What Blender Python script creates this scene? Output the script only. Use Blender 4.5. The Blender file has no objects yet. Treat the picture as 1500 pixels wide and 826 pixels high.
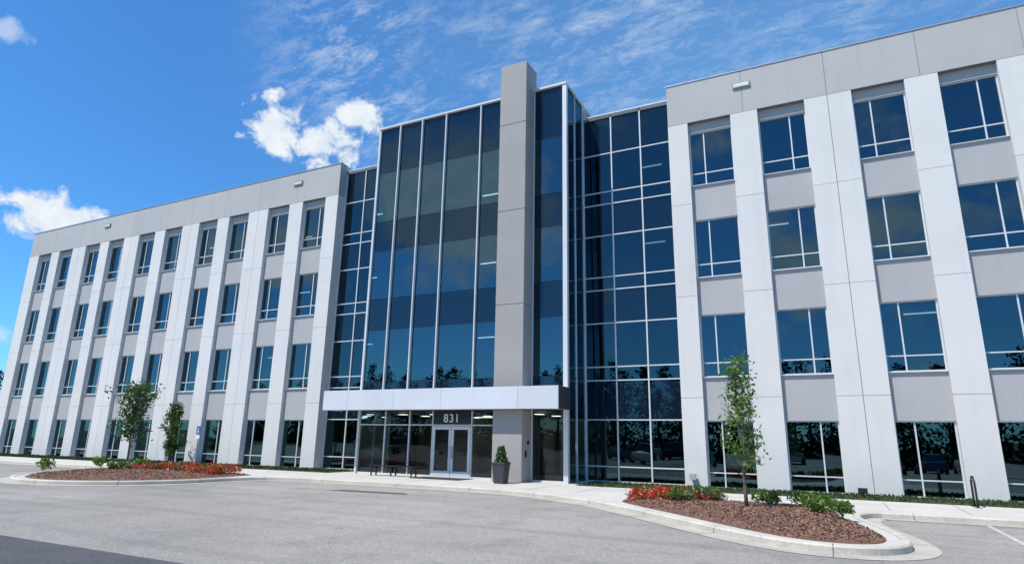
import bpy, math, random
import numpy as np
from mathutils import Matrix, Vector
from mathutils.geometry import tessellate_polygon
random.seed(7); rng=np.random.default_rng(7)
sc=bpy.context.scene
# ---------------------------------------------------------------- helpers
class NT:
    def __init__(s,tree): s.t=tree; s.n=tree.nodes; s.l=tree.links
    def add(s,typ,ins=None,**kw):
        nd=s.n.new(typ)
        for k,v in kw.items(): setattr(nd,k,v)
        if ins:
            for k,v in ins.items(): s.set(nd,k,v)
        return nd
    def set(s,nd,k,v):
        i=nd.inputs[k]
        if isinstance(v,bpy.types.NodeSocket): s.l.new(v,i)
        else: i.default_value=v
    def math(s,op,a,b=0.0,clamp=False,c=None):
        nd=s.n.new('ShaderNodeMath'); nd.operation=op; nd.use_clamp=clamp
        s.set(nd,0,a); s.set(nd,1,b)
        if c is not None: s.set(nd,2,c)
        return nd.outputs[0]
    def vmath(s,op,a,b=(0,0,0)):
        nd=s.n.new('ShaderNodeVectorMath'); nd.operation=op
        s.set(nd,0,a)
        if len(nd.inputs)>1: s.set(nd,1,b)
        return nd
    def mix(s,f,a,b,mode='MIX'):
        nd=s.n.new('ShaderNodeMix'); nd.data_type='RGBA'; nd.blend_type=mode
        s.set(nd,0,f); s.set(nd,6,a); s.set(nd,7,b); return nd.outputs[2]
    def noise(s,vec,scale,detail=3,rough=.55,dist=0.0):
        nd=s.n.new('ShaderNodeTexNoise'); s.set(nd,'Vector',vec)
        nd.inputs['Scale'].default_value=scale; nd.inputs['Detail'].default_value=detail
        nd.inputs['Roughness'].default_value=rough; nd.inputs['Distortion'].default_value=dist
        return nd.outputs['Fac']
    def ramp(s,f,a,b):
        nd=s.n.new('ShaderNodeMapRange'); s.set(nd,0,f); nd.inputs[1].default_value=a; nd.inputs[2].default_value=b
        nd.clamp=True; return nd.outputs[0]
    def grey(s,v): return s.add('ShaderNodeCombineColor',{0:v,1:v,2:v}).outputs[0]
def rgba(c): return (c[0],c[1],c[2],1)
def newmat(name):
    m=bpy.data.materials.new(name); m.use_nodes=True; m.node_tree.nodes.clear()
    return m,NT(m.node_tree)
def surf(name,col,rough=.6,metal=0,var=.12,vscale=.6,fine=0,fscale=40,bump=0,bscale=60,col2=None,spec=.5,streak=0,island=0):
    m,t=newmat(name)
    out=t.add('ShaderNodeOutputMaterial'); p=t.add('ShaderNodeBsdfPrincipled')
    t.l.new(p.outputs[0],out.inputs[0])
    pos=t.add('ShaderNodeNewGeometry').outputs['Position']
    c2=col2 or tuple(x*(1-var*2) for x in col)
    c=t.mix(t.ramp(t.noise(pos,vscale,2),.3,.75),rgba(col),rgba(c2))
    if fine:
        v=t.math('MULTIPLY_ADD',t.ramp(t.noise(pos,fscale,1,.7),.25,.75),2*fine,c=1-fine)
        c=t.mix(1.0,c,t.grey(v),'MULTIPLY')
    if streak:
        sv=t.vmath('MULTIPLY',pos,(2.2,2.2,.09)).outputs[0]
        v=t.math('MULTIPLY_ADD',t.ramp(t.noise(sv,1.5,2,.6),.5,.85),-streak,c=1.0)
        c=t.mix(1.0,c,t.grey(v),'MULTIPLY')
    if island:
        ri=t.add('ShaderNodeNewGeometry').outputs['Random Per Island']
        c=t.mix(1.0,c,t.grey(t.math('MULTIPLY_ADD',ri,2*island,c=1-island)),'MULTIPLY')
    t.set(p,'Base Color',c); p.inputs['Roughness'].default_value=rough; p.inputs['Metallic'].default_value=metal
    p.inputs['Specular IOR Level'].default_value=spec
    if bump:
        b=t.add('ShaderNodeBump',{'Height':t.noise(pos,bscale,1,.6),'Strength':bump,'Distance':.02})
        t.l.new(b.outputs[0],p.inputs['Normal'])
    return m
class MB:
    def __init__(s): s.v=[]; s.f=[]
    def box(s,x0,x1,y0,y1,z0,z1):
        b=len(s.v)
        s.v+=[(x0,y0,z0),(x1,y0,z0),(x1,y1,z0),(x0,y1,z0),(x0,y0,z1),(x1,y0,z1),(x1,y1,z1),(x0,y1,z1)]
        s.f+=[(b,b+3,b+2,b+1),(b+4,b+5,b+6,b+7),(b,b+1,b+5,b+4),(b+1,b+2,b+6,b+5),(b+2,b+3,b+7,b+6),(b+3,b,b+4,b+7)]
    def quad(s,*p):
        b=len(s.v); s.v+=list(p); s.f.append(tuple(range(b,b+len(p))))
    def tube(s,pts,rad,n=7):
        rings=[]
        for i,(p,r) in enumerate(zip(pts,rad)):
            p=Vector(p)
            d=(Vector(pts[min(i+1,len(pts)-1)])-Vector(pts[max(i-1,0)])).normalized()
            a=d.orthogonal().normalized(); c=d.cross(a)
            b=len(s.v)
            for k in range(n):
                t=2*math.pi*k/n; s.v.append(tuple(p+a*(r*math.cos(t))+c*(r*math.sin(t))))
            rings.append(b)
        for i in range(len(rings)-1):
            for k in range(n):
                s.f.append((rings[i]+k,rings[i]+(k+1)%n,rings[i+1]+(k+1)%n,rings[i+1]+k))
        s.f.append(tuple(rings[0]+k for k in range(n))[::-1]); s.f.append(tuple(rings[-1]+k for k in range(n)))
    def obj(s,name,mat,parent=None,smooth=False,bevel=0):
        me=bpy.data.meshes.new(name); me.from_pydata(s.v,[],s.f); me.update()
        o=bpy.data.objects.new(name,me); sc.collection.objects.link(o)
        mats=mat if isinstance(mat,list) else [mat]
        for m in mats: me.materials.append(m)
        if parent: o.parent=parent
        if smooth:
            for p in me.polygons: p.use_smooth=True
        if bevel:
            bm=o.modifiers.new('bevel','BEVEL'); bm.width=bevel; bm.segments=2; bm.limit_method='ANGLE'
        return o
def empty(name,loc=(0,0,0)):
    e=bpy.data.objects.new(name,None); e.location=loc; sc.collection.objects.link(e); return e
# ---------------------------------------------------------------- camera
cam=bpy.data.cameras.new('camera'); co=bpy.data.objects.new('camera',cam); sc.collection.objects.link(co)
r=Vector((.8942,.4474,.0175)).normalized(); f=Vector((-.4375,.8645,.2475)).normalized()
u=r.cross(f).normalized(); r=f.cross(u)
M=Matrix((( r.x,u.x,-f.x,0),(r.y,u.y,-f.y,0),(r.z,u.z,-f.z,1.75),(0,0,0,1)))
co.matrix_world=M; cam.sensor_width=36; cam.lens=908/1500*36; cam.clip_end=3000; cam.clip_start=.05
sc.camera=co
sc.view_settings.view_transform='Standard'; sc.view_settings.look='None'; sc.view_settings.exposure=0
# ---------------------------------------------------------------- sun + sky
sd=Vector((-.25,-.43,.86)).normalized()
el=math.asin(sd.z); az=math.atan2(sd.x,sd.y)
su=bpy.data.lights.new('sun','SUN'); su.energy=5.0; su.angle=math.radians(.5); su.color=(1,.955,.88)
so=bpy.data.objects.new('sun',su); sc.collection.objects.link(so); so.rotation_euler=sd.to_track_quat('Z','Y').to_euler()
w=bpy.data.worlds.new('World'); sc.world=w; w.use_nodes=True; w.node_tree.nodes.clear(); t=NT(w.node_tree)
try: w.cycles.sampling_method='MANUAL'; w.cycles.sample_map_resolution=256
except Exception: pass
sky=t.add('ShaderNodeTexSky'); sky.sky_type='NISHITA'; sky.sun_disc=False; sky.sun_elevation=el; sky.sun_rotation=az
sky.altitude=100; sky.air_density=1.0; sky.dust_density=.3; sky.ozone_density=1.6
sk=t.mix(1.0,sky.outputs[0],(.58,1.30,1.92,1),'MULTIPLY')
dirv=t.add('ShaderNodeTexCoord').outputs['Generated']
def blob(c,sx,sz):
    d=t.vmath('SUBTRACT',dirv,c).outputs[0]
    d=t.vmath('MULTIPLY',d,(1/sx,1/sx,1/sz)).outputs[0]
    return t.math('SUBTRACT',1.0,t.vmath('LENGTH',d).outputs['Value'])
n1=t.noise(dirv,24,5,.62,.3)
def cloud(mask,k=2.6,off=.72):
    s=t.math('MULTIPLY_ADD',n1,2.6,c=-off-.72)
    s=t.math('ADD',s,mask)
    return t.math('MULTIPLY',s,k,clamp=True)
c1=t.math('MAXIMUM',blob((-.870,.41,.266),.075,.040),blob((-.832,.475,.262),.085,.028))
c2=t.math('MAXIMUM',blob((-.694,.588,.440),.050,.052),blob((-.635,.633,.428),.065,.052))
c2=t.math('MAXIMUM',c2,blob((-.597,.655,.470),.05,.026))
c3=blob((-.86,.28,.465),.06,.018)
c5=blob((-.925,.37,.11),.05,.02)
cum=t.math('MAXIMUM',cloud(t.math('MAXIMUM',c1,c2)),t.math('MULTIPLY',cloud(t.math('MAXIMUM',c3,c5),2),.45))
sep=t.add('ShaderNodeSeparateXYZ',{0:dirv})
zz=t.math('ADD',t.math('MAXIMUM',sep.outputs[2],0.0),.25)
pl=t.vmath('DIVIDE',dirv,t.add('ShaderNodeCombineXYZ',{0:zz,1:zz,2:1.0}).outputs[0]).outputs[0]
n2=t.noise(pl,2.3,5,.62,.3)
# cumulus on the opposite side of the lot, mirrored in the glass
n3=t.noise(dirv,7,5,.6,.3)
bb_=t.math('MAXIMUM',blob((-.50,-.78,.37),.26,.18),t.math('MAXIMUM',blob((.10,-.95,.28),.26,.12),blob((-.75,-.60,.25),.2,.10)))
bk_=t.math('MULTIPLY',t.math('ADD',t.math('MULTIPLY_ADD',n3,3.0,c=-1.75),t.math('MAXIMUM',bb_,0.0)),2.0,clamp=True)
back=t.math('MULTIPLY',bk_,t.ramp(sep.outputs[1],.15,-.15))
cum=t.math('MAXIMUM',cum,t.math('MULTIPLY',back,.9))
rot=t.add('ShaderNodeMapping',{'Vector':pl}); rot.inputs['Rotation'].default_value=(0,0,math.radians(35)); rot.inputs['Scale'].default_value=(3.4,7.5,1)
nc=t.noise(rot.outputs[0],3.0,7,.78,.35)
cm=t.math('MAXIMUM',t.ramp(blob((-.52,.66,.54),.25,.20),0,.6),t.math('MULTIPLY',t.ramp(blob((-.12,.80,.58),.60,.28),0,.6),.7))
ci=t.math('MULTIPLY',t.math('MULTIPLY',t.ramp(nc,.46,.80),cm),t.ramp(n2,.36,.54))
veil=t.math('MULTIPLY',t.ramp(blob((-.05,.85,.5),.80,.45),0,1),.28)
cc=t.mix(t.ramp(n1,.35,.7),(6.4,7.6,9.0,1),(9.4,9.6,9.8,1))
hz_=t.mix(veil,sk,(3.4,6.8,10.5,1))
col=t.mix(t.math('MAXIMUM',cum,t.math('MULTIPLY',ci,.95),clamp=True),hz_,cc)
bg=t.add('ShaderNodeBackground',{'Color':col,'Strength':.1}); wo=t.add('ShaderNodeOutputWorld'); t.l.new(bg.outputs[0],wo.inputs[0])
# ---------------------------------------------------------------- materials
M_pier=surf('painted_concrete_light',(.69,.665,.63),.8,var=.035,vscale=.5,fine=.05,fscale=30,bump=.12,bscale=40,streak=.06,island=.02)
M_gray=surf('painted_concrete_gray',(.43,.418,.41),.8,var=.04,vscale=.5,fine=.04,fscale=22,streak=.05,island=.02)
M_fas=surf('painted_concrete_fascia',(.47,.455,.435),.8,var=.04,vscale=.4,fine=.04,fscale=22,streak=.07,island=.03)
M_pil=surf('painted_concrete_taupe',(.36,.34,.32),.8,var=.05,vscale=.5,fine=.04,fscale=22,streak=.05,island=.02)
M_joint=surf('joint_sealant',(.18,.18,.18),.9)
M_white=surf('white_aluminium',(.70,.70,.69),.35,metal=.15,var=.03)
M_silver=surf('silver_panel',(.70,.70,.71),.4,metal=.15,var=.04,vscale=.8,island=.04)
M_dark=surf('dark_metal',(.03,.03,.032),.4,metal=.3)
M_coping=surf('coping_metal',(.45,.47,.5),.4,metal=.5)
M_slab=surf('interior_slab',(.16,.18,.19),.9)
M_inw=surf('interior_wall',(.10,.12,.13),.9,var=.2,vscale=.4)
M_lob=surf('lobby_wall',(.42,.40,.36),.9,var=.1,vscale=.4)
M_soffit=surf('soffit_panel',(.45,.45,.46),.6)
def glass(name,tint,ior,wav=.004,refl=(.52,.86,1.0),dif=(.006,.013,.026)):
    m,t=newmat(name); out=t.add('ShaderNodeOutputMaterial')
    pos=t.add('ShaderNodeNewGeometry')
    b=t.add('ShaderNodeBump',{'Height':t.noise(pos.outputs['Position'],.9,0,.4),'Strength':1.0,'Distance':wav})
    ri=pos.outputs['Random Per Island']
    off=t.add('ShaderNodeCombineXYZ',{0:t.math('MULTIPLY_ADD',ri,.014,c=-.007),1:0.0,2:t.math('MULTIPLY_ADD',t.math('FRACT',t.math('MULTIPLY',ri,17.3)),.014,c=-.007)}).outputs[0]
    nn=t.vmath('NORMALIZE',t.vmath('ADD',b.outputs[0],off).outputs[0]).outputs[0]
    g=t.add('ShaderNodeBsdfGlossy',{'Color':rgba(refl),'Roughness':.0,'Normal':nn})
    fr=t.add('ShaderNodeFresnel',{'IOR':ior})
    if tint: tr=t.add('ShaderNodeBsdfTransparent',{'Color':rgba(tint)})
    else: tr=t.add('ShaderNodeBsdfDiffuse',{'Color':rgba(dif)})
    mx=t.add('ShaderNodeMixShader',{0:fr.outputs[0]}); t.l.new(tr.outputs[0],mx.inputs[1]); t.l.new(g.outputs[0],mx.inputs[2])
    t.l.new(mx.outputs[0],out.inputs[0]); return m
M_gl=glass('window_glass',(.12,.20,.22),2.1)
M_glc=glass('curtain_glass',(.06,.11,.15),1.85)
M_glb=glass('bay_glass',(.18,.32,.36),2.25)
M_sp=glass('spandrel_glass',None,1.6)
M_gls=glass('storefront_glass',(.55,.62,.60),1.55,refl=(.9,.97,1))
M_em,t=newmat('ceiling_light'); e=t.add('ShaderNodeEmission',{'Color':(1,.93,.84,1),'Strength':3.0}); o=t.add('ShaderNodeOutputMaterial'); t.l.new(e.outputs[0],o.inputs[0])
# ---------------------------------------------------------------- building
B=empty('office_building')
Y=26.0; WIN=[(.09,2.66),(4.38,6.95),(8.56,11.12),(12.72,15.26)]; ROOF=17.7
w_,a_,P_=1.83,2.93,6.487
pier,gray,fas,joint,fr,gl,coping=MB(),MB(),MB(),MB(),MB(),MB(),MB()
G=.010
def wing(xa,xb,x0,npair):
    cols=[]
    for k in range(npair):
        for j in range(2): cols.append((x0+k*P_+j*a_,j))
    edges=[xa]+[c for cl in cols for c in (cl[0],cl[0]+w_)]+[xb]
    seams=[xa]
    for i in range(0,len(edges),2):
        p0,p1=edges[i],edges[i+1]
        parts=[(p0,p1)]
        if i%4==0 and 0<i<len(edges)-2:
            m=(p0+p1)/2; parts=[(p0,m-G),(m+G,p1)]; seams.append(m)
        zs=[0.02,3.55,7.75,11.85,15.7]
        yd=27.6 if i in (0,len(edges)-2) else 26.5
        for q0,q1 in parts:
            for z0,z1 in zip(zs[:-1],zs[1:]): pier.box(q0,q1,Y,yd,z0+G*.7,z1-G*.7)
        joint.box(p0+.05,p1-.05,Y+.03,Y+.4,.03,15.7)
    seams.append(xb)
    for s0,s1 in zip(seams[:-1],seams[1:]):
        m=(s0+s1)/2
        fas.box(s0+G*.7,m-G*.7,Y,26.5,15.7+G,ROOF); fas.box(m+G*.7,s1-G*.7,Y,26.5,15.7+G,ROOF)
    joint.box(xa+.05,xb-.05,Y+.03,Y+.45,15.69,ROOF-.05)
    coping.box(xa-.03,xb+.03,Y-.03,26.55,ROOF,ROOF+.05)
    for (cx,j) in cols:
        zr=[0.02]+[z for wn in WIN for z in wn]+[15.695]
        for k in range(0,len(zr),2):
            gray.box(cx+.002,cx+w_-.002,Y+.21,Y+.44,zr[k],zr[k+1])
        for (z0,z1) in WIN:
            xm=cx+w_*(.34 if j==0 else .66)
            yf=Y+.28; F=.05
            fr.box(cx,cx+F,yf,yf+.08,z0,z1); fr.box(cx+w_-F,cx+w_,yf,yf+.08,z0,z1)
            fr.box(cx+F,cx+w_-F,yf,yf+.08,z0,z0+F); fr.box(cx+F,cx+w_-F,yf,yf+.08,z1-F*.8,z1)
            fr.box(xm-.025,xm+.025,yf+.002,yf+.08,z0+F,z1-F*.8)
            zt=z0+.58
            fr.box(cx+F,xm-.025,yf+.003,yf+.078,zt-.022,zt+.022); fr.box(xm+.025,cx+w_-F,yf+.003,yf+.078,zt-.022,zt+.022)
            fr.box(cx-.0,cx+w_,Y+.13,Y+.28,z0-.03,z0-.002)
            for (q0,q1) in ((cx+F,xm-.025),(xm+.025,cx+w_-F)):
                for (h0,h1) in ((z0+F,zt-.022),(zt+.022,z1-.04)):
                    gl.quad((q0,yf+.05,h0),(q1,yf+.05,h0),(q1,yf+.05,h1),(q0,yf+.05,h1))
XL0,XL1,XR0,XR1=-57.85,-24.8,-5.34,27.7
wing(XL0,XL1,-56.49,5); wing(XR0,XR1,-4.47,5)
fas.box(XL0,XL0+.3,26.52,50,0.02,ROOF); fas.box(XR1-.3,XR1,26.52,50,0.02,ROOF); fas.box(XL0,XR1,50.01,50.4,0.02,ROOF)
coping.box(XL0-.02,XL0+.34,26.56,50,ROOF+.001,ROOF+.05)
fas.box(XL1-.5,XL1-.001,26.502,27.6,15.72,ROOF-.001); fas.box(XR0+.001,XR0+.5,26.502,27.6,15.72,ROOF-.001)
pier.obj('wall_piers',M_pier,B); gray.obj('wall_spandrels',M_gray,B); fas.obj('wall_fascia',M_fas,B)
joint.obj('panel_joints',M_joint,B); gl.obj('window_glass',M_gl,B); coping.obj('roof_coping',M_coping,B)
# interior
sl,iw,em,rail,lob=MB(),MB(),MB(),MB(),MB()
BX0,BX1,BY=-20.46,-9.68,24.3
for z0,z1 in ((2.95,4.05),(7.2,8.2),(11.4,12.35),(15.5,16.6)):
    sl.box(XL0+.35,XR1-.35,26.9,49.9,z0,z1)
    sl.box(BX0+.25,BX1-.25,24.75,26.89,z0+.1,z1-.05)
    if z1<16:
        for x in np.arange(BX0+.4,BX1-.4,.9): rail.box(x-.015,x+.015,25.0,25.03,z1-.05,z1+1.0)
        rail.box(BX0+.3,BX1-.3,24.985,25.045,z1+1.0,z1+1.05)
sl.box(XL0+.35,XR1-.35,26.6,49.9,-.05,.10)
sl.box(BX0+.1,BX1-.1,24.4,26.59,-.05,.12)
for z0,z1 in ((.1,2.95),(4.05,7.2),(8.2,11.4),(12.35,15.5)):
    for x0,x1 in ((XL0+.35,-22.5),(-8,XR1-.35)): iw.box(x0,x1,36,36.2,z0,z1)
    (lob if z0<1 else iw).box(-22.4,-8.1,32,32.2,z0,z1)
    for x in np.arange(XL0+8,XR1-2,7.3): iw.box(x,x+.15,31+random.random()*2,35.9,z0,z1)
    for x in (-21.5,-13.5,-8.9): iw.box(x,x+.5,29,29.5,z0,z1)
    for i in range(6):
        x=random.uniform(XL0+3,XR1-3); y=random.uniform(28.5,34)
        if -23<x<-8: continue
        em.box(x,x+1.2,y,y+.07,z1-.06,z1-.03)
    for x in (-18.9,-16.8,-14.6,-7.4):
        if random.random()<.5: em.box(x,x+1.0,29.2,29.27,z1-.06,z1-.03)
for x in np.arange(-19.6,-10,1.9):
    for y in (26.2,28.2,30.2): em.box(x,x+.35,y,y+.35,2.92,2.94)  # glowing lobby squares, added to brighten the ground floor behind the glass
lob.box(-18.6,-16.9,29.4,30.1,.12,1.15); lob.box(-11.1,-9.9,27.2,27.4,.12,2.9)
sl.box(XL0+.3,XR1-.3,26.6,50,17.2,17.3)
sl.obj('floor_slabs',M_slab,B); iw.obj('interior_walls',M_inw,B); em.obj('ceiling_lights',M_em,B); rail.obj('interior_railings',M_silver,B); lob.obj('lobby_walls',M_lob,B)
# curtain walls
cg,cs,cop=MB(),MB(),MB()
HZ=[.14,.75,2.70,4.40,5.0,6.97,8.52,9.13,11.14,12.70,13.32,15.3,17.33]
spb=[(2,3),(5,6),(8,9),(11,12)]
def curtain(x0,x1,n,yc=26.7):
    xs=np.linspace(x0,x1,n+1)
    for i,x in enumerate(xs): fr.box(x-.03,x+.03,yc-.10,yc+.04,.14,17.33)
    for a,b in zip(xs[:-1],xs[1:]):
        for z in HZ: fr.box(a+.03,b-.03,yc-.085,yc+.03,z-.025,z+.025)
        for k,(z0,z1) in enumerate(zip(HZ[:-1],HZ[1:])):
            tgt=cs if (k,k+1) in spb else cg
            tgt.quad((a+.03,yc-.04,z0+.025),(b-.03,yc-.04,z0+.025),(b-.03,yc-.04,z1-.025),(a+.03,yc-.04,z1-.025))
    cop.box(x0,x1,yc-.13,yc+.5,17.36,17.42)
curtain(XL1+.03,BX0-.03,3); curtain(BX1+.03,XR0-.03,3)
# bay
bx=[BX0,-19.1,-17.68,-16.2,-14.15,-12.63]
BT=18.1
bj=[3.95,4.42,6.95,8.56,11.08,12.70,15.45,BT-.06]
bg_,bs,thin=MB(),MB(),MB()
def pane(tgt,a,b,z0,z1,y=BY): tgt.quad((a,y,z0),(b,y,z0),(b,y,z1),(a,y,z1))
xs_all=bx+[-11.27,BX1]
for i,(a,b) in enumerate(zip(xs_all[:-1],xs_all[1:])):
    if i==5: continue
    for k,(z0,z1) in enumerate(zip(bj[:-1],bj[1:])):
        pane(bs if k%2==0 else bg_,a+.03,b-.03,z0+.008,z1-.008)
        thin.box(a+.03,b-.03,BY-.012,BY+.03,z0-.008,z0+.008)
for x in bx[1:5]: fr.box(x-.028,x+.028,BY-.13,BY+.05,3.95,BT-.06)
fr.box(BX0-.05,BX0+.06,BY-.10,BY+.06,0.12,BT-.06)
fr.box(BX1-.10,BX1+.10,BY-.10,BY+.10,0.12,BT-.06)
fr.box(-12.69,-12.64,BY-.04,BY+.05,.12,BT-.06); fr.box(-11.26,-11.21,BY-.04,BY+.05,.12,BT-.06)
cop.box(BX0-.08,-12.64,BY-.14,BY+.3,BT-.06,BT+.03); cop.box(-11.26,BX1+.10,BY-.14,BY+.3,BT-.06,BT+.03)
for X,s in ((BX1,1),(BX0,-1)):
    ys=[BY+.1,BY+1.15,26.58]
    for a,b in zip(ys[:-1],ys[1:]):
        zz_=[.12,2.7]+bj[1:]
        for k,(z0,z1) in enumerate(zip(zz_[:-1],zz_[1:])):
            p=[(X,a+.03,z0+.01),(X,b-.03,z0+.01),(X,b-.03,z1-.01),(X,a+.03,z1-.01)]
            if s<0:p=p[::-1]
            (bg_ if k%2==0 else bs).quad(*p)
            thin.box(X-.02,X+.02,a+.03,b-.03,z1-.012,z1+.008)
    fr.box(X-.04,X+.05,BY+1.12,BY+1.18,.12,BT-.06); fr.box(X-.04,X+.05,26.52,26.58,.12,BT-.06)
    cop.box(X-.15,X+.06*s+.04,BY+.31,31,BT-.05,BT+.025)
sides=MB()
for X in (BX0+.02,BX1-.12): sides.box(X,X+.1,26.9,31,17.0,BT-.05)
sides.box(BX0+.02,BX1-.02,31.01,31.1,17,BT-.05); sides.box(BX0+.1,BX1-.1,24.6,31,BT-.3,BT-.2)
sides.obj('bay_parapet',M_gray,B); thin.obj('glazing_joints',M_dark,B)
# entrance storefront under the canopy
sf=MB()
xe=[BX0,-18.9,-17.5,-16.2,-14.15,-12.63]
for a,b in zip(xe[:-1],xe[1:]):
    isd=(a==-16.2)
    fr.box(b-.03,b+.03,BY-.03,BY+.08,.12,3.0)
    if not isd:
        pane(sf,a+.04,b-.03,.2,2.35,BY+.03); fr.box(a+.03,b-.03,BY-.02,BY+.07,.121,.2)
    pane(sf,a+.04,b-.03,2.40,3.35,BY+.03); fr.box(a+.03,b-.03,BY-.02,BY+.07,2.35,2.40)
pane(sf,-11.2,BX1-.08,.2,3.3,BY+.03); fr.box(-11.2,BX1-.10,BY-.02,BY+.07,.121,.2)
for a,b in ((-16.16,-15.185),(-15.165,-14.19)):
    s=.12
    fr.box(a,a+s,BY-.05,BY+.03,.13,2.33); fr.box(b-s,b,BY-.05,BY+.03,.13,2.33)
    fr.box(a+s,b-s,BY-.05,BY+.03,.13,.40); fr.box(a+s,b-s,BY-.05,BY+.03,2.18,2.33)
    pane(sf,a+s,b-s,.40,2.18,BY-.02)
hand=MB()
for x in (-15.30,-15.05):
    hand.tube([(x,BY-.13,.95),(x,BY-.13,1.45)],[.016,.016],8)
    for z in (1.0,1.4): hand.tube([(x,BY-.13,z),(x,BY-.05,z)],[.01,.01],6)
hand.obj('door_handles',M_dark,B)
sf.obj('storefront_glass',M_gls,B)
cg.obj('curtain_wall_glass',M_glc,B); cs.obj('curtain_wall_spandrel_glass',M_sp,B)
bg_.obj('bay_glass',M_glb,B); bs.obj('bay_spandrel_glass',M_sp,B)
fr.obj('window_frames',M_white,B); cop.obj('metal_coping',M_white,B)
# pillar
pl_=MB(); zs=[.12,3.0,7.47,11.8,16.1,19.25]
for z0,z1 in zip(zs[:-1],zs[1:]): pl_.box(-12.63,-11.27,23.4,24.55,z0+G,z1-G*(z1<19))
pl_.obj('pillar',M_pil,B,bevel=.012)
pj=MB(); pj.box(-12.60,-11.30,23.43,24.5,.2,19.1); pj.obj('pillar_core',M_joint,B)
# canopy
ca=MB(); cx=[-21.6,-20.1,-17.45,-14.95,-11.25,-9.46]
for a,b in zip(cx[:-1],cx[1:]): ca.box(a+.006,b-.006,22.9,22.96,3.0,3.9)
ca.box(-21.6,-21.54,22.97,24.2,3.0,3.9)
ca.box(-21.53,-12.64,22.97,24.18,3.82,3.88); ca.box(-11.26,-9.53,22.97,24.18,3.82,3.88)
ca.obj('canopy_fascia',M_silver,B)
ce=MB(); ce.box(-9.52,-9.46,22.97,24.18,3.0,3.9); ce.obj('canopy_end_panel',surf('painted_shade_panel',(.07,.07,.075),.35,metal=.3),B)  # end face coloured near-black: its shade away from the sun is painted in
cf=MB(); cf.box(-21.53,-12.64,22.97,24.18,3.03,3.08); cf.box(-11.26,-9.53,22.97,24.18,3.03,3.08); cf.box(-12.64,-11.26,22.97,23.39,3.03,3.08); cf.obj('canopy_soffit',M_soffit,B)
# wall lights
lp=MB(); lens=MB()
for x in (-2.09,-28.15,-47.6,10.88,23.8):
    lp.box(x-.36,x+.36,Y-.07,Y-.001,16.86,17.12)
    lens.box(x-.31,x+.31,Y-.085,Y-.071,16.90,17.07)
lp.obj('wall_lights',surf('light_housing',(.32,.31,.28),.5),B); lens.obj('wall_light_lenses',surf('light_lens',(.80,.77,.68),.3),B)
hp=MB(); hp.box(-16.17,-14.18,BY-.035,BY-.021,2.41,2.99); hp.obj('door_header_panel',surf('dark_header',(.022,.028,.032),.25),B)
tc=bpy.data.curves.new('831','FONT'); tc.body='831'; tc.size=.52; tc.extrude=.012; tc.align_x='CENTER'; tc.space_character=1.12
to=bpy.data.objects.new('address_number',tc); sc.collection.objects.link(to); to.parent=B
to.location=(-15.17,BY-.08,2.50); to.rotation_euler=(math.pi/2,0,0); tc.materials.append(surf('white_letter',(.9,.9,.9),.4,var=0))
cr=MB(); cr.box(-11.268,-11.235,23.7,23.82,1.1,1.35); cr.box(-11.268,-11.23,23.9,24.05,1.6,1.75); cr.obj('card_reader',M_dark,B)
# ---------------------------------------------------------------- ground
def sheet(name,x0,x1,y0,y1,z,mat):
    m=MB(); m.quad((x0,y0,z),(x1,y0,z),(x1,y1,z),(x0,y1,z)); return m.obj(name,mat)
M_grass=surf('grass',(.040,.062,.020),.95,var=.2,vscale=.3,col2=(.055,.07,.026),fine=.3,fscale=25)
def asphalt():
    m,t=newmat('asphalt'); out=t.add('ShaderNodeOutputMaterial'); p=t.add('ShaderNodeBsdfPrincipled'); t.l.new(p.outputs[0],out.inputs[0])
    pos=t.add('ShaderNodeNewGeometry').outputs['Position']
    a=t.noise(pos,.12,3,.6,.5); b=t.noise(pos,.8,4,.65); c=t.noise(pos,20,2,.85); d=t.noise(pos,7,2,.7)
    col=t.mix(t.ramp(a,.38,.62),(.345,.32,.285,1),(.275,.257,.232,1))
    col=t.mix(t.math('MULTIPLY',t.ramp(b,.48,.70),.50),col,(.19,.18,.165,1))
    v=t.math('MULTIPLY_ADD',t.ramp(c,.3,.7),.60,c=.70); v=t.math('MULTIPLY',v,t.math('MULTIPLY_ADD',t.ramp(d,.3,.7),.24,c=.88))
    col=t.mix(1.0,col,t.grey(v),'MULTIPLY')
    sv=t.vmath('MULTIPLY',pos,(.05,1.0,1)).outputs[0]; s=t.ramp(t.noise(sv,1.3,2,.5),.50,.72)
    col=t.mix(t.math('MULTIPLY',s,.36),col,(.17,.163,.15,1))
    wv=t.vmath('ADD',pos,t.vmath('MULTIPLY',t.add('ShaderNodeTexNoise',{'Vector':pos,'Scale':1.3,'Detail':2.0}).outputs['Color'],(.6,.6,.6)).outputs[0]).outputs[0]
    vo=t.add('ShaderNodeTexVoronoi',{'Vector':wv,'Scale':.17}); vo.feature='DISTANCE_TO_EDGE'; vo.voronoi_dimensions='2D'
    col=t.mix(t.math('MULTIPLY',t.ramp(vo.outputs['Distance'],.003,.0012),.18),col,(.09,.09,.09,1))
    sp_=t.ramp(t.noise(pos,3.1,3,.7),.66,.75)
    col=t.mix(t.math('MULTIPLY',sp_,.38),col,(.46,.43,.39,1))
    # dark oil spots
    os_=t.ramp(t.noise(t.vmath('ADD',pos,(31,7,0)).outputs[0],1.7,2,.5),.70,.78)
    col=t.mix(t.math('MULTIPLY',os_,.5),col,(.12,.115,.11,1))
    t.set(p,'Base Color',col); p.inputs['Roughness'].default_value=.9; p.inputs['Specular IOR Level'].default_value=.25
    return m
M_asph=asphalt()
M_conc=surf('concrete',(.56,.53,.475),.85,var=.07,vscale=.7,fine=.08,fscale=30)
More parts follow.
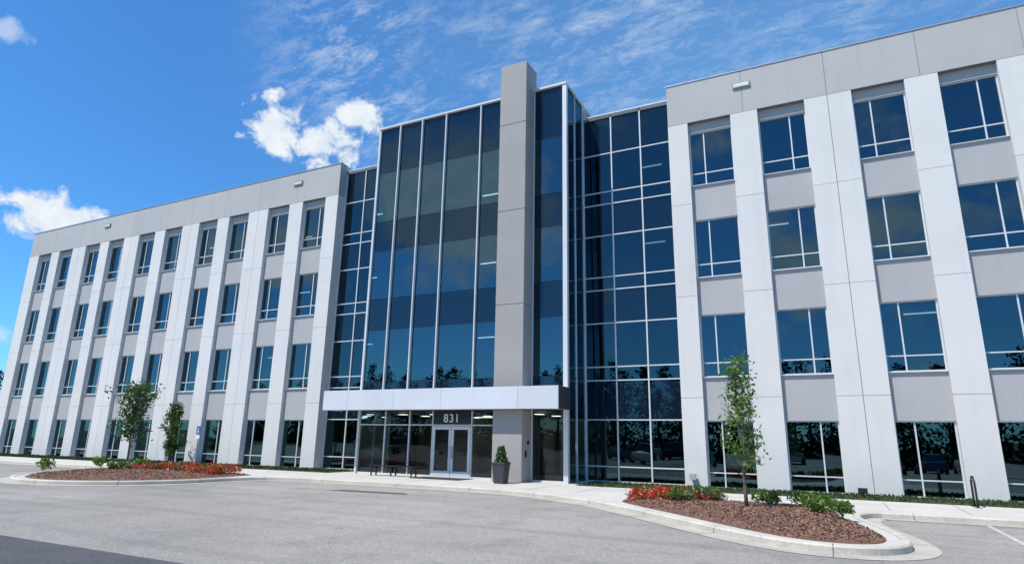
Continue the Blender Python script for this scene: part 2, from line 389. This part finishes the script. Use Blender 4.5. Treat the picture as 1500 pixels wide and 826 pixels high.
M_curb=surf('curb_concrete',(.59,.545,.455),.85,var=.12,vscale=1.2,fine=.13,fscale=20)
M_gut=surf('gutter_concrete',(.49,.455,.385),.85,var=.15,vscale=1.0,fine=.13,fscale=20)
sheet('ground',-700,700,-700,700,-.02,M_grass)
sheet('parking_lot_asphalt',-75,45,-32,27,0.0,M_asph)
sheet('dark_asphalt_patch',-45,12,5.0,6.35,.004,surf('new_asphalt',(.085,.085,.088),.9,var=.12,vscale=1.5,fine=.35,fscale=18))
pm=MB(); pm.quad((-15.6,17.0,.004),(-12.4,17.35,.004),(-12.8,17.75,.004),(-15.3,17.6,.004)); pm.obj('asphalt_repair',surf('tar',(.10,.10,.10),.9,fine=.2))
front=[(-62,20),(-32.4,20),(-31.6,19.4),(-31.0,17.6),(-30,15.5),(-28.3,13.5),(-26,12.6),(-24,12.9),(-22.3,14.2),(-21.4,16),(-21.5,18),(-20.9,19.3),(-19.5,19.8),(-11,19.8),(-9.2,19.45),(-7.2,18.4),(-5.5,17.2),(-3.4,15.0),(-1.5,13.0),(-.5,12.45),(.55,12.55),(1.15,13.4),(1.05,15),(.4,17.6),(.5,18.9),(1.3,19.5),(40,19.5)]
def chaikin(p,n=3):
    for _ in range(n):
        q=[p[0]]
        for a,b in zip(p[:-1],p[1:]):
            q.append((.75*a[0]+.25*b[0],.75*a[1]+.25*b[1])); q.append((.25*a[0]+.75*b[0],.25*a[1]+.75*b[1]))
        q.append(p[-1]); p=q
    return p
fp=chaikin(front,3)
def offset(p,d):
    out=[]
    for i in range(len(p)):
        a=p[max(i-1,0)]; b=p[min(i+1,len(p)-1)]
        dx,dy=b[0]-a[0],b[1]-a[1]; L=math.hypot(dx,dy) or 1
        out.append((p[i][0]+dy/L*d,p[i][1]-dx/L*d))
    return out
o_out,o_bev,o_in,o_gut=offset(fp,0.0),offset(fp,-.03),offset(fp,-.17),offset(fp,.42)
cb=MB()
for i in range(len(fp)-1):
    a0,a1=o_out[i],o_out[i+1]; b0,b1=o_bev[i],o_bev[i+1]; c0,c1=o_in[i],o_in[i+1]
    cb.quad((*a0,-.01),(*a1,-.01),(*a1,.11),(*a0,.11)); cb.quad((*a0,.11),(*a1,.11),(*b1,.14),(*b0,.14)); cb.quad((*b0,.14),(*b1,.14),(*c1,.14),(*c0,.14)); cb.quad((*c0,.14),(*c1,.14),(*c1,.1),(*c0,.1))
cb.obj('curb',M_curb)
gt=MB()
for i in range(len(fp)-1): gt.quad((*o_gut[i],.008),(*o_gut[i+1],.008),(*o_out[i+1],.008),(*o_out[i],.008))
gt.obj('gutter',M_gut)
pts=[Vector((x,y,.12)) for x,y in o_in+[(40,26.3),(-62,26.3)]]
sw=MB(); sw.v=[tuple(p) for p in pts]
for tri in tessellate_polygon([pts]):
    a,b,c=tri; n=(pts[b]-pts[a]).cross(pts[c]-pts[a])
    if abs(n.z)<1e-7: continue
    sw.f.append((a,b,c) if n.z>0 else (a,c,b))
sw.obj('sidewalk',M_conc)
jt=MB()
for x in np.arange(-60,39,1.8): jt.quad((x,20.3,.124),(x+.02,20.3,.124),(x+.02,23.3,.124),(x,23.3,.124))
jt.quad((-60,21.9,.128),(38,21.9,.128),(38,21.92,.128),(-60,21.92,.128))
acc=0
for i in range(1,len(fp)-1):
    acc+=math.hypot(fp[i][0]-fp[i-1][0],fp[i][1]-fp[i-1][1])
    if acc>2.6:
        acc=0; a,g_,c=Vector(o_out[i]),Vector(o_gut[i]),Vector(o_in[i]); d=Vector(o_out[i+1])-a; d=d.normalized()*.018
        jt.quad((*g_,.012),(*(g_+d),.012),(*(a+d),.012),(*a,.012))
        nrm=(g_-a).normalized()*.003
        jt.quad((*(a+nrm),.012),(*(a+d+nrm),.012),(*(a+d+nrm),.112),(*(a+nrm),.112))
        jt.quad((*a,.1445),(*(a+d),.1445),(*(c+d),.1445),(*c,.1445))
jt.obj('pavement_joints',M_joint)
M_lawn=surf('lawn',(.05,.085,.022),.95,var=.2,vscale=1.2,fine=.3,fscale=40)
def blades(mb,x0,x1,y0,y1,z,n,h=.09):
    xs=rng.uniform(x0,x1,n); ys=rng.uniform(y0,y1,n)
    for x,y in zip(xs,ys):
        a=random.random()*6.28; dx,dy=math.cos(a)*.03,math.sin(a)*.03; hh=h*random.uniform(.5,1.2)
        mb.v+=[(x-dx,y-dy,z),(x+dx,y+dy,z),(x+random.uniform(-.04,.04),y+random.uniform(-.04,.04),z+hh)]; k=len(mb.v); mb.f.append((k-3,k-2,k-1))
lw=MB()
for x0,x1 in ((-57.8,-21.5),(-9.0,27)):
    lw.quad((x0,23.5,.135),(x1,23.5,.135),(x1,25.98,.135),(x0,25.98,.135)); blades(lw,x0,x1,23.5,25.95,.135,9000)
lw.obj('lawn',M_lawn)
ln=MB()
for x in [3.1+2.75*i for i in range(12)]: ln.quad((x-.05,13.8,.004),(x+.05,13.8,.004),(x+.05,19.05,.004),(x-.05,19.05,.004))
for x in [-34.0-2.75*i for i in range(10)]: ln.quad((x-.05,14.3,.004),(x+.05,14.3,.004),(x+.05,19.5,.004),(x-.05,19.5,.004))
for i in range(8):
    x=-39.3-i*.6; ln.quad((x,15.0,.009),(x+.1,15.0,.009),(x+2.0,19.3,.009),(x+1.9,19.3,.009))
for x in [-60+2.75*i for i in range(36)]: ln.quad((x-.05,-14.2,.004),(x+.05,-14.2,.004),(x+.05,-9,.004),(x-.05,-9,.004))
ln.obj('parking_lines',surf('road_paint',(.55,.55,.52),.7,var=.15,vscale=3,fine=.25,fscale=12))
# ---------------------------------------------------------------- vegetation
def leafmat(name,c1,c2,tr=.35):
    m,t=newmat(name); out=t.add('ShaderNodeOutputMaterial')
    g=t.add('ShaderNodeNewGeometry'); ri=g.outputs['Random Per Island']
    c=t.mix(ri,rgba(c1),rgba(c2))
    d=t.add('ShaderNodeBsdfDiffuse',{'Color':c}); tl=t.add('ShaderNodeBsdfTranslucent',{'Color':t.mix(1.0,c,(1.2,1.4,.5,1),'MULTIPLY')})
    gl_=t.add('ShaderNodeBsdfGlossy',{'Roughness':.45,'Color':(1,1,1,1)})
    mx=t.add('ShaderNodeMixShader',{0:tr}); t.l.new(d.outputs[0],mx.inputs[1]); t.l.new(tl.outputs[0],mx.inputs[2])
    m2=t.add('ShaderNodeMixShader',{0:.04}); t.l.new(mx.outputs[0],m2.inputs[1]); t.l.new(gl_.outputs[0],m2.inputs[2]); t.l.new(m2.outputs[0],out.inputs[0]); return m
M_bark=surf('bark',(.16,.125,.095),.9,var=.2,vscale=8,fine=.2,fscale=30)
M_leaf=leafmat('leaves',(.07,.15,.025),(.14,.24,.05))
M_leafd=leafmat('leaves_dark',(.035,.080,.022),(.07,.13,.03))
M_shrub=leafmat('shrub_leaves',(.07,.14,.02),(.15,.24,.045))
M_red=leafmat('red_petals',(.55,.02,.012),(.75,.07,.02),.25)
M_purp=leafmat('purple_leaves',(.08,.035,.03),(.14,.08,.05),.2)
M_far=surf('distant_leaves',(.020,.034,.013),.9,var=.2,vscale=.5,island=.4,spec=.2)
def leaf(mb,p,s,up=.3):
    n=Vector((random.gauss(0,1),random.gauss(0,1),random.gauss(0,1)+up)).normalized(); a=n.orthogonal().normalized(); b=n.cross(a)
    th=random.random()*6.28; a,b=a*math.cos(th)+b*math.sin(th),b*math.cos(th)-a*math.sin(th)
    p=Vector(p); s*=random.uniform(.6,1.25)
    mb.quad(tuple(p-a*s),tuple(p-b*s*.5+a*s*.1),tuple(p+a*s),tuple(p+b*s*.5+a*s*.1))
def young_tree(name,x,y,z,H,R,trunkh,dens,leafsz,mat,seed,narrow=1.0):
    random.seed(seed); e=empty(name,(x,y,z)); T=MB(); L=MB()
    pts=[(0,0,-.05)]; n=8
    for i in range(1,n+1): pts.append((math.sin(i*1.3+seed)*.03*i/2,math.cos(i*1.7+seed)*.03*i/2,H*.93*i/n))
    r0=.012*H; T.tube(pts,[r0*(1-.88*i/n)+.004 for i in range(n+1)],8)
    nb=int(18*narrow+10)
    for i in range(nb):
        tt=trunkh/H+(1-trunkh/H)*(i+.3)/nb*.97
        k=min(int(tt*n),n-1); base=Vector(pts[k]).lerp(Vector(pts[k+1]),tt*n-k)
        az_=i*2.4+random.uniform(-.4,.4)
        prof=math.sin(min(1,(tt-trunkh/H)/(1-trunkh/H)*.9+.18)*math.pi)**.7
        Lb=R*(.35+.75*prof)*random.uniform(.55,1.15)
        rise=random.uniform(.5,1.3)
        bp=[base]; d=Vector((math.cos(az_),math.sin(az_),rise)).normalized()
        for s in range(4):
            bp.append(bp[-1]+d*Lb/4); d=(d+Vector((random.gauss(0,.15),random.gauss(0,.15),.1))).normalized()
        T.tube([tuple(q) for q in bp],[r0*.38*(1-.2*s)*(1-tt*.5)+.002 for s in range(5)],5)
        for s in range(1,5):
            cl=bp[s]
            if random.random()<.3:
                dd=Vector((random.gauss(0,1),random.gauss(0,1),random.gauss(0,.5))).normalized()*Lb*.35
                T.tube([tuple(cl),tuple(cl+dd)],[.006,.003],4); cl=cl+dd
            nl=int(dens*random.uniform(.2,1.6))
            for _ in range(nl):
                leaf(L,(cl.x+random.gauss(0,.09*R+.04),cl.y+random.gauss(0,.09*R+.04),cl.z+random.gauss(0,.09*R+.04)),leafsz)
    T.obj('trunk',M_bark,e,True); L.obj('leaves',mat,e); return e
young_tree('young_tree',-2.05,17.2,.2,3.95,.72,.95,14,.060,M_leaf,3)
young_tree('young_tree',-30.5,19.5,.2,4.0,1.3,1.1,24,.085,M_leafd,11)
young_tree('evergreen_tree',-34.6,24.6,.12,3.6,.75,.35,36,.075,M_leafd,21)
def shrub(name,x,y,z,r,h,n,mat,ls=.06):
    e=empty(name,(x,y,z)); A=MB(); T=MB()
    lobes=[(random.gauss(0,r*.4),random.gauss(0,r*.4),random.uniform(.3,.75)*h,random.uniform(.3,.5)*r) for _ in range(7)]
    for l in lobes: T.tube([(0,0,-.02),(l[0]*.6,l[1]*.6,l[2]*.6),(l[0],l[1],l[2])],[.012,.008,.003],4)
    for _ in range(n):
        l=random.choice(lobes); v=Vector((random.gauss(0,1),random.gauss(0,1),random.gauss(0,1))).normalized()*l[3]*random.uniform(.6,1.15)
        leaf(A,(l[0]+v.x,l[1]+v.y,max(.02,l[2]+v.z*.8)),ls)
    T.obj('stems',M_bark,e); A.obj('leaves',mat,e)
    return e
for x,y,r,h in ((-3.85,17.9,.30,.42),(-3.3,19.3,.42,.32),(-1.7,18.6,.38,.38),(-.75,18.8,.42,.36),(-.45,18.2,.35,.30),(.05,16.6,.36,.36),(-.35,17.3,.3,.3)):
    shrub('green_shrub',x,y,.24,r,h,330,M_shrub,.06)
for x,y,r,h in ((-29.9,15.6,.4,.5),(-28.6,18.8,.45,.45),(-31.0,18.6,.4,.45),(-27.3,17.0,.4,.4),(-23.2,18.6,.4,.35)):
    shrub('green_shrub',x,y,.22,r,h,300,M_shrub,.07)
def flowerbed(x0,x1,y0,y1,z,n,frac,nm='red_flowers',rs=1.0):
    A,Bm=MB(),MB()
    for _ in range(n):
        cx_,cy_=random.uniform(x0,x1),random.uniform(y0,y1); rr=random.uniform(.16,.26)*rs
        red=random.random()<frac
        for _ in range(70):
            v=Vector((random.gauss(0,1),random.gauss(0,1),abs(random.gauss(0,1)))).normalized()*rr*random.uniform(.5,1.05); p=(cx_+v.x,cy_+v.y,z+v.z*1.25)
            leaf(Bm if (red and random.random()<.62) else A,p,.045,.8)
    e=empty(nm); A.obj('foliage',M_purp if nm!='red_flowers' else M_leafd,e); Bm.obj('petals',M_red,e)
flowerbed(-5.35,-3.9,18.1,19.5,.2,46,.95,rs=1.15); flowerbed(-4.0,-2.9,18.6,19.9,.2,26,.25,'purple_foliage_plants')
flowerbed(-27.6,-22.6,18.0,19.8,.24,90,.85,rs=1.25); flowerbed(-29.8,-27.6,18.0,19.7,.2,30,.3,'purple_foliage_plants')
M_mul=surf('mulch',(.19,.095,.06),.95,col2=(.11,.058,.04),vscale=6,fine=.35,fscale=25,bump=.9,bscale=30)
M_chip=surf('mulch_chips',(.29,.165,.11),.95,var=.2,vscale=9,island=.5)
def bed(name,pts):
    pts=chaikin(pts+[pts[0]],2)[:-1]; cx_=sum(p[0] for p in pts)/len(pts); cy_=sum(p[1] for p in pts)/len(pts)
    e=empty(name)
    m=MB(); rings=[(1,.125),(.93,.17),(.75,.22),(.45,.26),(.02,.28)]; n=len(pts)
    for s,z in rings:
        for p in pts: m.v.append((cx_+(p[0]-cx_)*s,cy_+(p[1]-cy_)*s,z))
    for k in range(len(rings)-1):
        for i in range(n): m.f.append((k*n+i,k*n+(i+1)%n,(k+1)*n+(i+1)%n,(k+1)*n+i))
    m.obj('soil',M_mul,e,True)
    ch=MB()
    for _ in range(6000):
        i=random.randrange(n); s=math.sqrt(random.random())*.98; q=random.random(); a,b=pts[i],pts[(i+1)%n]
        px,py=a[0]*(1-q)+b[0]*q,a[1]*(1-q)+b[1]*q; z=float(np.interp(s,[0,.45,.75,.93,1],[.28,.26,.22,.17,.125]))
        leaf(ch,(cx_+(px-cx_)*s,cy_+(py-cy_)*s,z+.012),.035,1.5)
    ch.obj('bark_chips',M_chip,e)
bed('mulch_bed',[(-5.6,18.3),(-5.3,17.7),(-3.3,15.6),(-1.4,13.5),(-.4,12.9),(.4,13.0),(.75,13.6),(.65,15.0),(.0,17.5),(-.1,19.2),(-.6,20.0),(-4.6,20.1),(-5.5,19.4)])
bed('mulch_bed',[(-22.4,19.9),(-22.0,18.2),(-21.9,16.2),(-22.7,14.6),(-24.2,13.4),(-26,13.1),(-28,13.9),(-29.6,15.8),(-30.6,17.7),(-31.2,19.6),(-30.5,20.2)])
# planter
pe=empty('tall_planter',(-11.75,22.55,.12)); pb=MB()
for z0,z1,a,b in ((0,.72,.21,.27),(.72,.80,.29,.29)):
    k=len(pb.v)
    pb.v+=[(-a,-a,z0),(a,-a,z0),(a,a,z0),(-a,a,z0),(-b,-b,z1),(b,-b,z1),(b,b,z1),(-b,b,z1)]
    pb.f+=[(k,k+3,k+2,k+1),(k+4,k+5,k+6,k+7),(k,k+1,k+5,k+4),(k+1,k+2,k+6,k+5),(k+2,k+3,k+7,k+6),(k+3,k,k+4,k+7)]
pb.obj('pot',surf('planter_grey',(.045,.048,.055),.6,fine=.1),pe,bevel=.01)
pv=MB()
for _ in range(1100):
    hz=random.random(); rr=.22*(1-hz*.7)*random.uniform(.4,1.25)+.03; th=random.random()*6.28; leaf(pv,(rr*math.cos(th),rr*math.sin(th),.78+hz*.62),.05)
pv.obj('foliage',M_leafd,pe)
be=empty('backless_bench',(-17.7,23.55,.12)); bb=MB()
for i in range(5): bb.box(-1.3,1.3,-.21+i*.088,-.145+i*.088,.41,.45)
for x in (-1.1,-.0,1.1):
    bb.box(x-.025,x+.025,-.20,.20,.37,.409); bb.box(x-.025,x+.025,-.20,-.15,0,.369); bb.box(x-.025,x+.025,.15,.20,0,.369)
bb.obj('frame',M_dark,be)
mt=MB(); mt.box(-16.4,-13.9,22.9,24.15,.121,.135); mt.obj('door_mat',surf('mat_rubber',(.03,.03,.032),.95))
bk=empty('bike_rack',(3.55,23.0,.12)); T=MB(); pts=[(0,-.25,-.1),(0,-.25,.6)]+[(0,-.25*math.cos(a),.6+.25*math.sin(a)) for a in np.linspace(.3,math.pi-.3,8)]+[(0,.25,.6),(0,.25,-.1)]
T.tube(pts,[.03]*len(pts),10); T.box(-.08,.08,-.33,-.17,0,.012); T.box(-.08,.08,.17,.33,0,.012); T.obj('hoop',M_dark,bk,True)
def psign(x,y):
    e=empty('parking_sign',(x,y,.12)); T=MB(); T.box(-.025,.025,-.025,.025,0,2.1); T.obj('post',M_coping,e)
    T=MB(); T.box(-.15,.15,-.04,-.027,1.65,2.1); T.obj('plate',surf('sign_blue',(.02,.10,.35),.5),e)
    T=MB(); T.tube([(0,-.044,1.98),(0,-.042,1.98)],[.03,.03],10); T.box(-.02,.02,-.045,-.041,1.83,1.94); T.box(-.06,-.04,-.045,-.041,1.72,1.86); T.box(-.04,.06,-.045,-.041,1.72,1.75); T.box(.0,.08,-.045,-.041,1.80,1.83); T.obj('symbol',surf('sign_white',(.75,.75,.75),.5),e)
    T=MB(); T.box(-.15,.15,-.04,-.027,1.42,1.62); T.obj('lower_plate',surf('sign_white2',(.75,.75,.75),.5),e)
psign(-31.3,23.8)
fe=empty('ground_floodlight',(.75,24.6,.13)); T=MB(); T.tube([(0,0,0),(0,0,.12)],[.03,.03],8); T.box(-.14,.14,-.08,.10,.12,.30); T.obj('housing',M_dark,fe,bevel=.02)
fe=empty('utility_box',(-5.0,25.85,.13)); T=MB(); T.box(-.12,.12,-.06,.06,.25,.5); T.box(-.02,.02,-.02,.02,0,.25); T.obj('box',M_gray,fe,bevel=.01)
# ---------------------------------------------------------------- cars
M_tyre=surf('tyre',(.02,.02,.02),.9); M_cgl=surf('car_glass',(.01,.012,.015),.05); M_rim=surf('rim',(.5,.5,.52),.3,metal=.8); M_lampr=surf('tail_lamp',(.4,.01,.01),.2)
cols=[(.7,.7,.7),(.03,.03,.035),(.35,.36,.38),(.6,.6,.6),(.25,.02,.02),(.04,.07,.18),(.7,.7,.69),(.1,.1,.11)]
M_paint=[surf('car_paint',c,.22,metal=.2,var=.0) for c in cols]
def car(x,y,mp,suv,flip):
    e=empty('parked_car',(x,y,0))
    if flip: e.rotation_euler=(0,0,math.pi)
    H=1.68 if suv else 1.44
    if suv: st=[(-2.3,.45,.75),(-2.2,.30,.95),(-1.9,.25,1.0),(-1.0,.22,1.05),(1.0,.22,1.08),(1.9,.25,1.1),(2.25,.30,1.05),(2.3,.5,.8)]; cab=[(-1.25,1.02),(-.55,H-.04),(.2,H),(1.5,H-.05),(2.15,1.08)]
    else: st=[(-2.3,.45,.62),(-2.2,.28,.76),(-1.8,.22,.84),(-.9,.20,.92),(1.0,.20,.97),(1.8,.24,.98),(2.25,.30,.92),(2.3,.5,.75)]; cab=[(-1.1,.9),(-.3,H-.04),(.4,H),(1.0,H-.06),(1.8,.95)]
    Bd=MB(); n=len(st); W=.9
    for (sy,zb,zt) in st:
        ww=W*(1-.10*(abs(sy)/2.3)**4)
        Bd.v+=[(-ww*.93,sy,zb),(-ww,sy,(zb+zt)/2),(-ww*.93,sy,zt-.05),(-ww*.8,sy,zt),(ww*.8,sy,zt),(ww*.93,sy,zt-.05),(ww,sy,(zb+zt)/2),(ww*.93,sy,zb)]
    for i in range(n-1):
        for k in range(8): Bd.f.append((i*8+k,i*8+(k+1)%8,(i+1)*8+(k+1)%8,(i+1)*8+k))
    Bd.f.append(tuple(range(8))); Bd.f.append(tuple((n-1)*8+k for k in range(8))[::-1]); Bd.obj('body',mp,e,True,.02)
    C=MB(); Rf=MB()
    for s in (-1,1): C.quad(*[(s*(.80-(z-.95)*.28),yy,z) for yy,z in cab][::s])
    for (y0,z0),(y1,z1) in zip(cab[:-1],cab[1:]):
        wa,wb=.80-(z0-.95)*.28,.80-(z1-.95)*.28
        tgt=Rf if min(z0,z1)>H-.09 else C
        tgt.quad((-wa,y0,z0+.004),(wa,y0,z0+.004),(wb,y1,z1+.004),(-wb,y1,z1+.004))
    C.obj('windows',M_cgl,e); Rf.obj('roof',mp,e)
    Wh,Ri=MB(),MB()
    for sx in (-.86,.86):
        for sy in (-1.42,1.40):
            Wh.tube([(sx-.11,sy,.33),(sx+.11,sy,.33)],[.33,.33],18); q=sx+(.112 if sx>0 else -.112); Ri.tube([(q,sy,.33),(q*1.003,sy,.33)],[.21,.21],12)
    Wh.obj('wheels',M_tyre,e); Ri.obj('rims',M_rim,e)
    Lm=MB(); Lm.box(-.82,-.5,2.24,2.31,.72,.86); Lm.box(.5,.82,2.24,2.31,.72,.86); Lm.obj('tail_lamps',M_lampr,e)
    Hl=MB(); Hl.box(-.82,-.48,-2.31,-2.2,.60,.72); Hl.box(.48,.82,-2.31,-2.2,.60,.72); Hl.obj('headlamps',M_rim,e)
k=0
for i in range(33):
    x=-58.6+2.75*i
    if random.random()<.35 : continue
    car(x,-11.6,M_paint[k%8],k%3!=1,k%2==0); k+=1
# ---------------------------------------------------------------- treelines
def treeline(name,spots,hmin,hmax):
    T,L=MB(),MB()
    for (x,y) in spots:
        H=random.uniform(hmin,hmax); pine=random.random()<.55
        T.tube([(x,y,-.1),(x+random.gauss(0,.2),y,H*.5),(x+random.gauss(0,.3),y,H*.95)],[.22,.15,.04],6)
        n=30 if pine else 40
        for i in range(n):
            tt=(.35 if pine else .15)+(.65 if pine else .82)*i/n; R=(H*.15 if pine else H*.21)*(math.sin(min(1,(1-tt)*1.5+.08)*math.pi*.5))*random.uniform(.5,1.1); th=random.random()*6.28
            cx_,cy_,cz=x+R*math.cos(th)*.75,y+R*math.sin(th)*.75,H*tt+random.gauss(0,.2)
            for _ in range(22): leaf(L,(cx_+random.gauss(0,R*.35+.15),cy_+random.gauss(0,R*.35+.15),cz+random.gauss(0,.3)),.26)
        for i in range(130): leaf(L,(x+random.gauss(0,1.7),y+random.gauss(0,1.4),abs(random.gauss(0,1.9))),.42)
    e=empty(name); T.obj('trunks',M_bark,e); L.obj('foliage',M_far,e)
sp=[(-115+1.75*i+random.gauss(0,.7),-41-3*(i%3)+random.gauss(0,1.0)) for i in range(112)]
treeline('treeline',sp,9,14.5)
treeline('treeline',[(-112+random.gauss(0,4),6+4.2*i) for i in range(16)]+[(-95+5*i,70+random.gauss(0,3)) for i in range(8)],9,13)
treeline('treeline',[(75+random.gauss(0,4),-35+5*i) for i in range(18)],9,13)
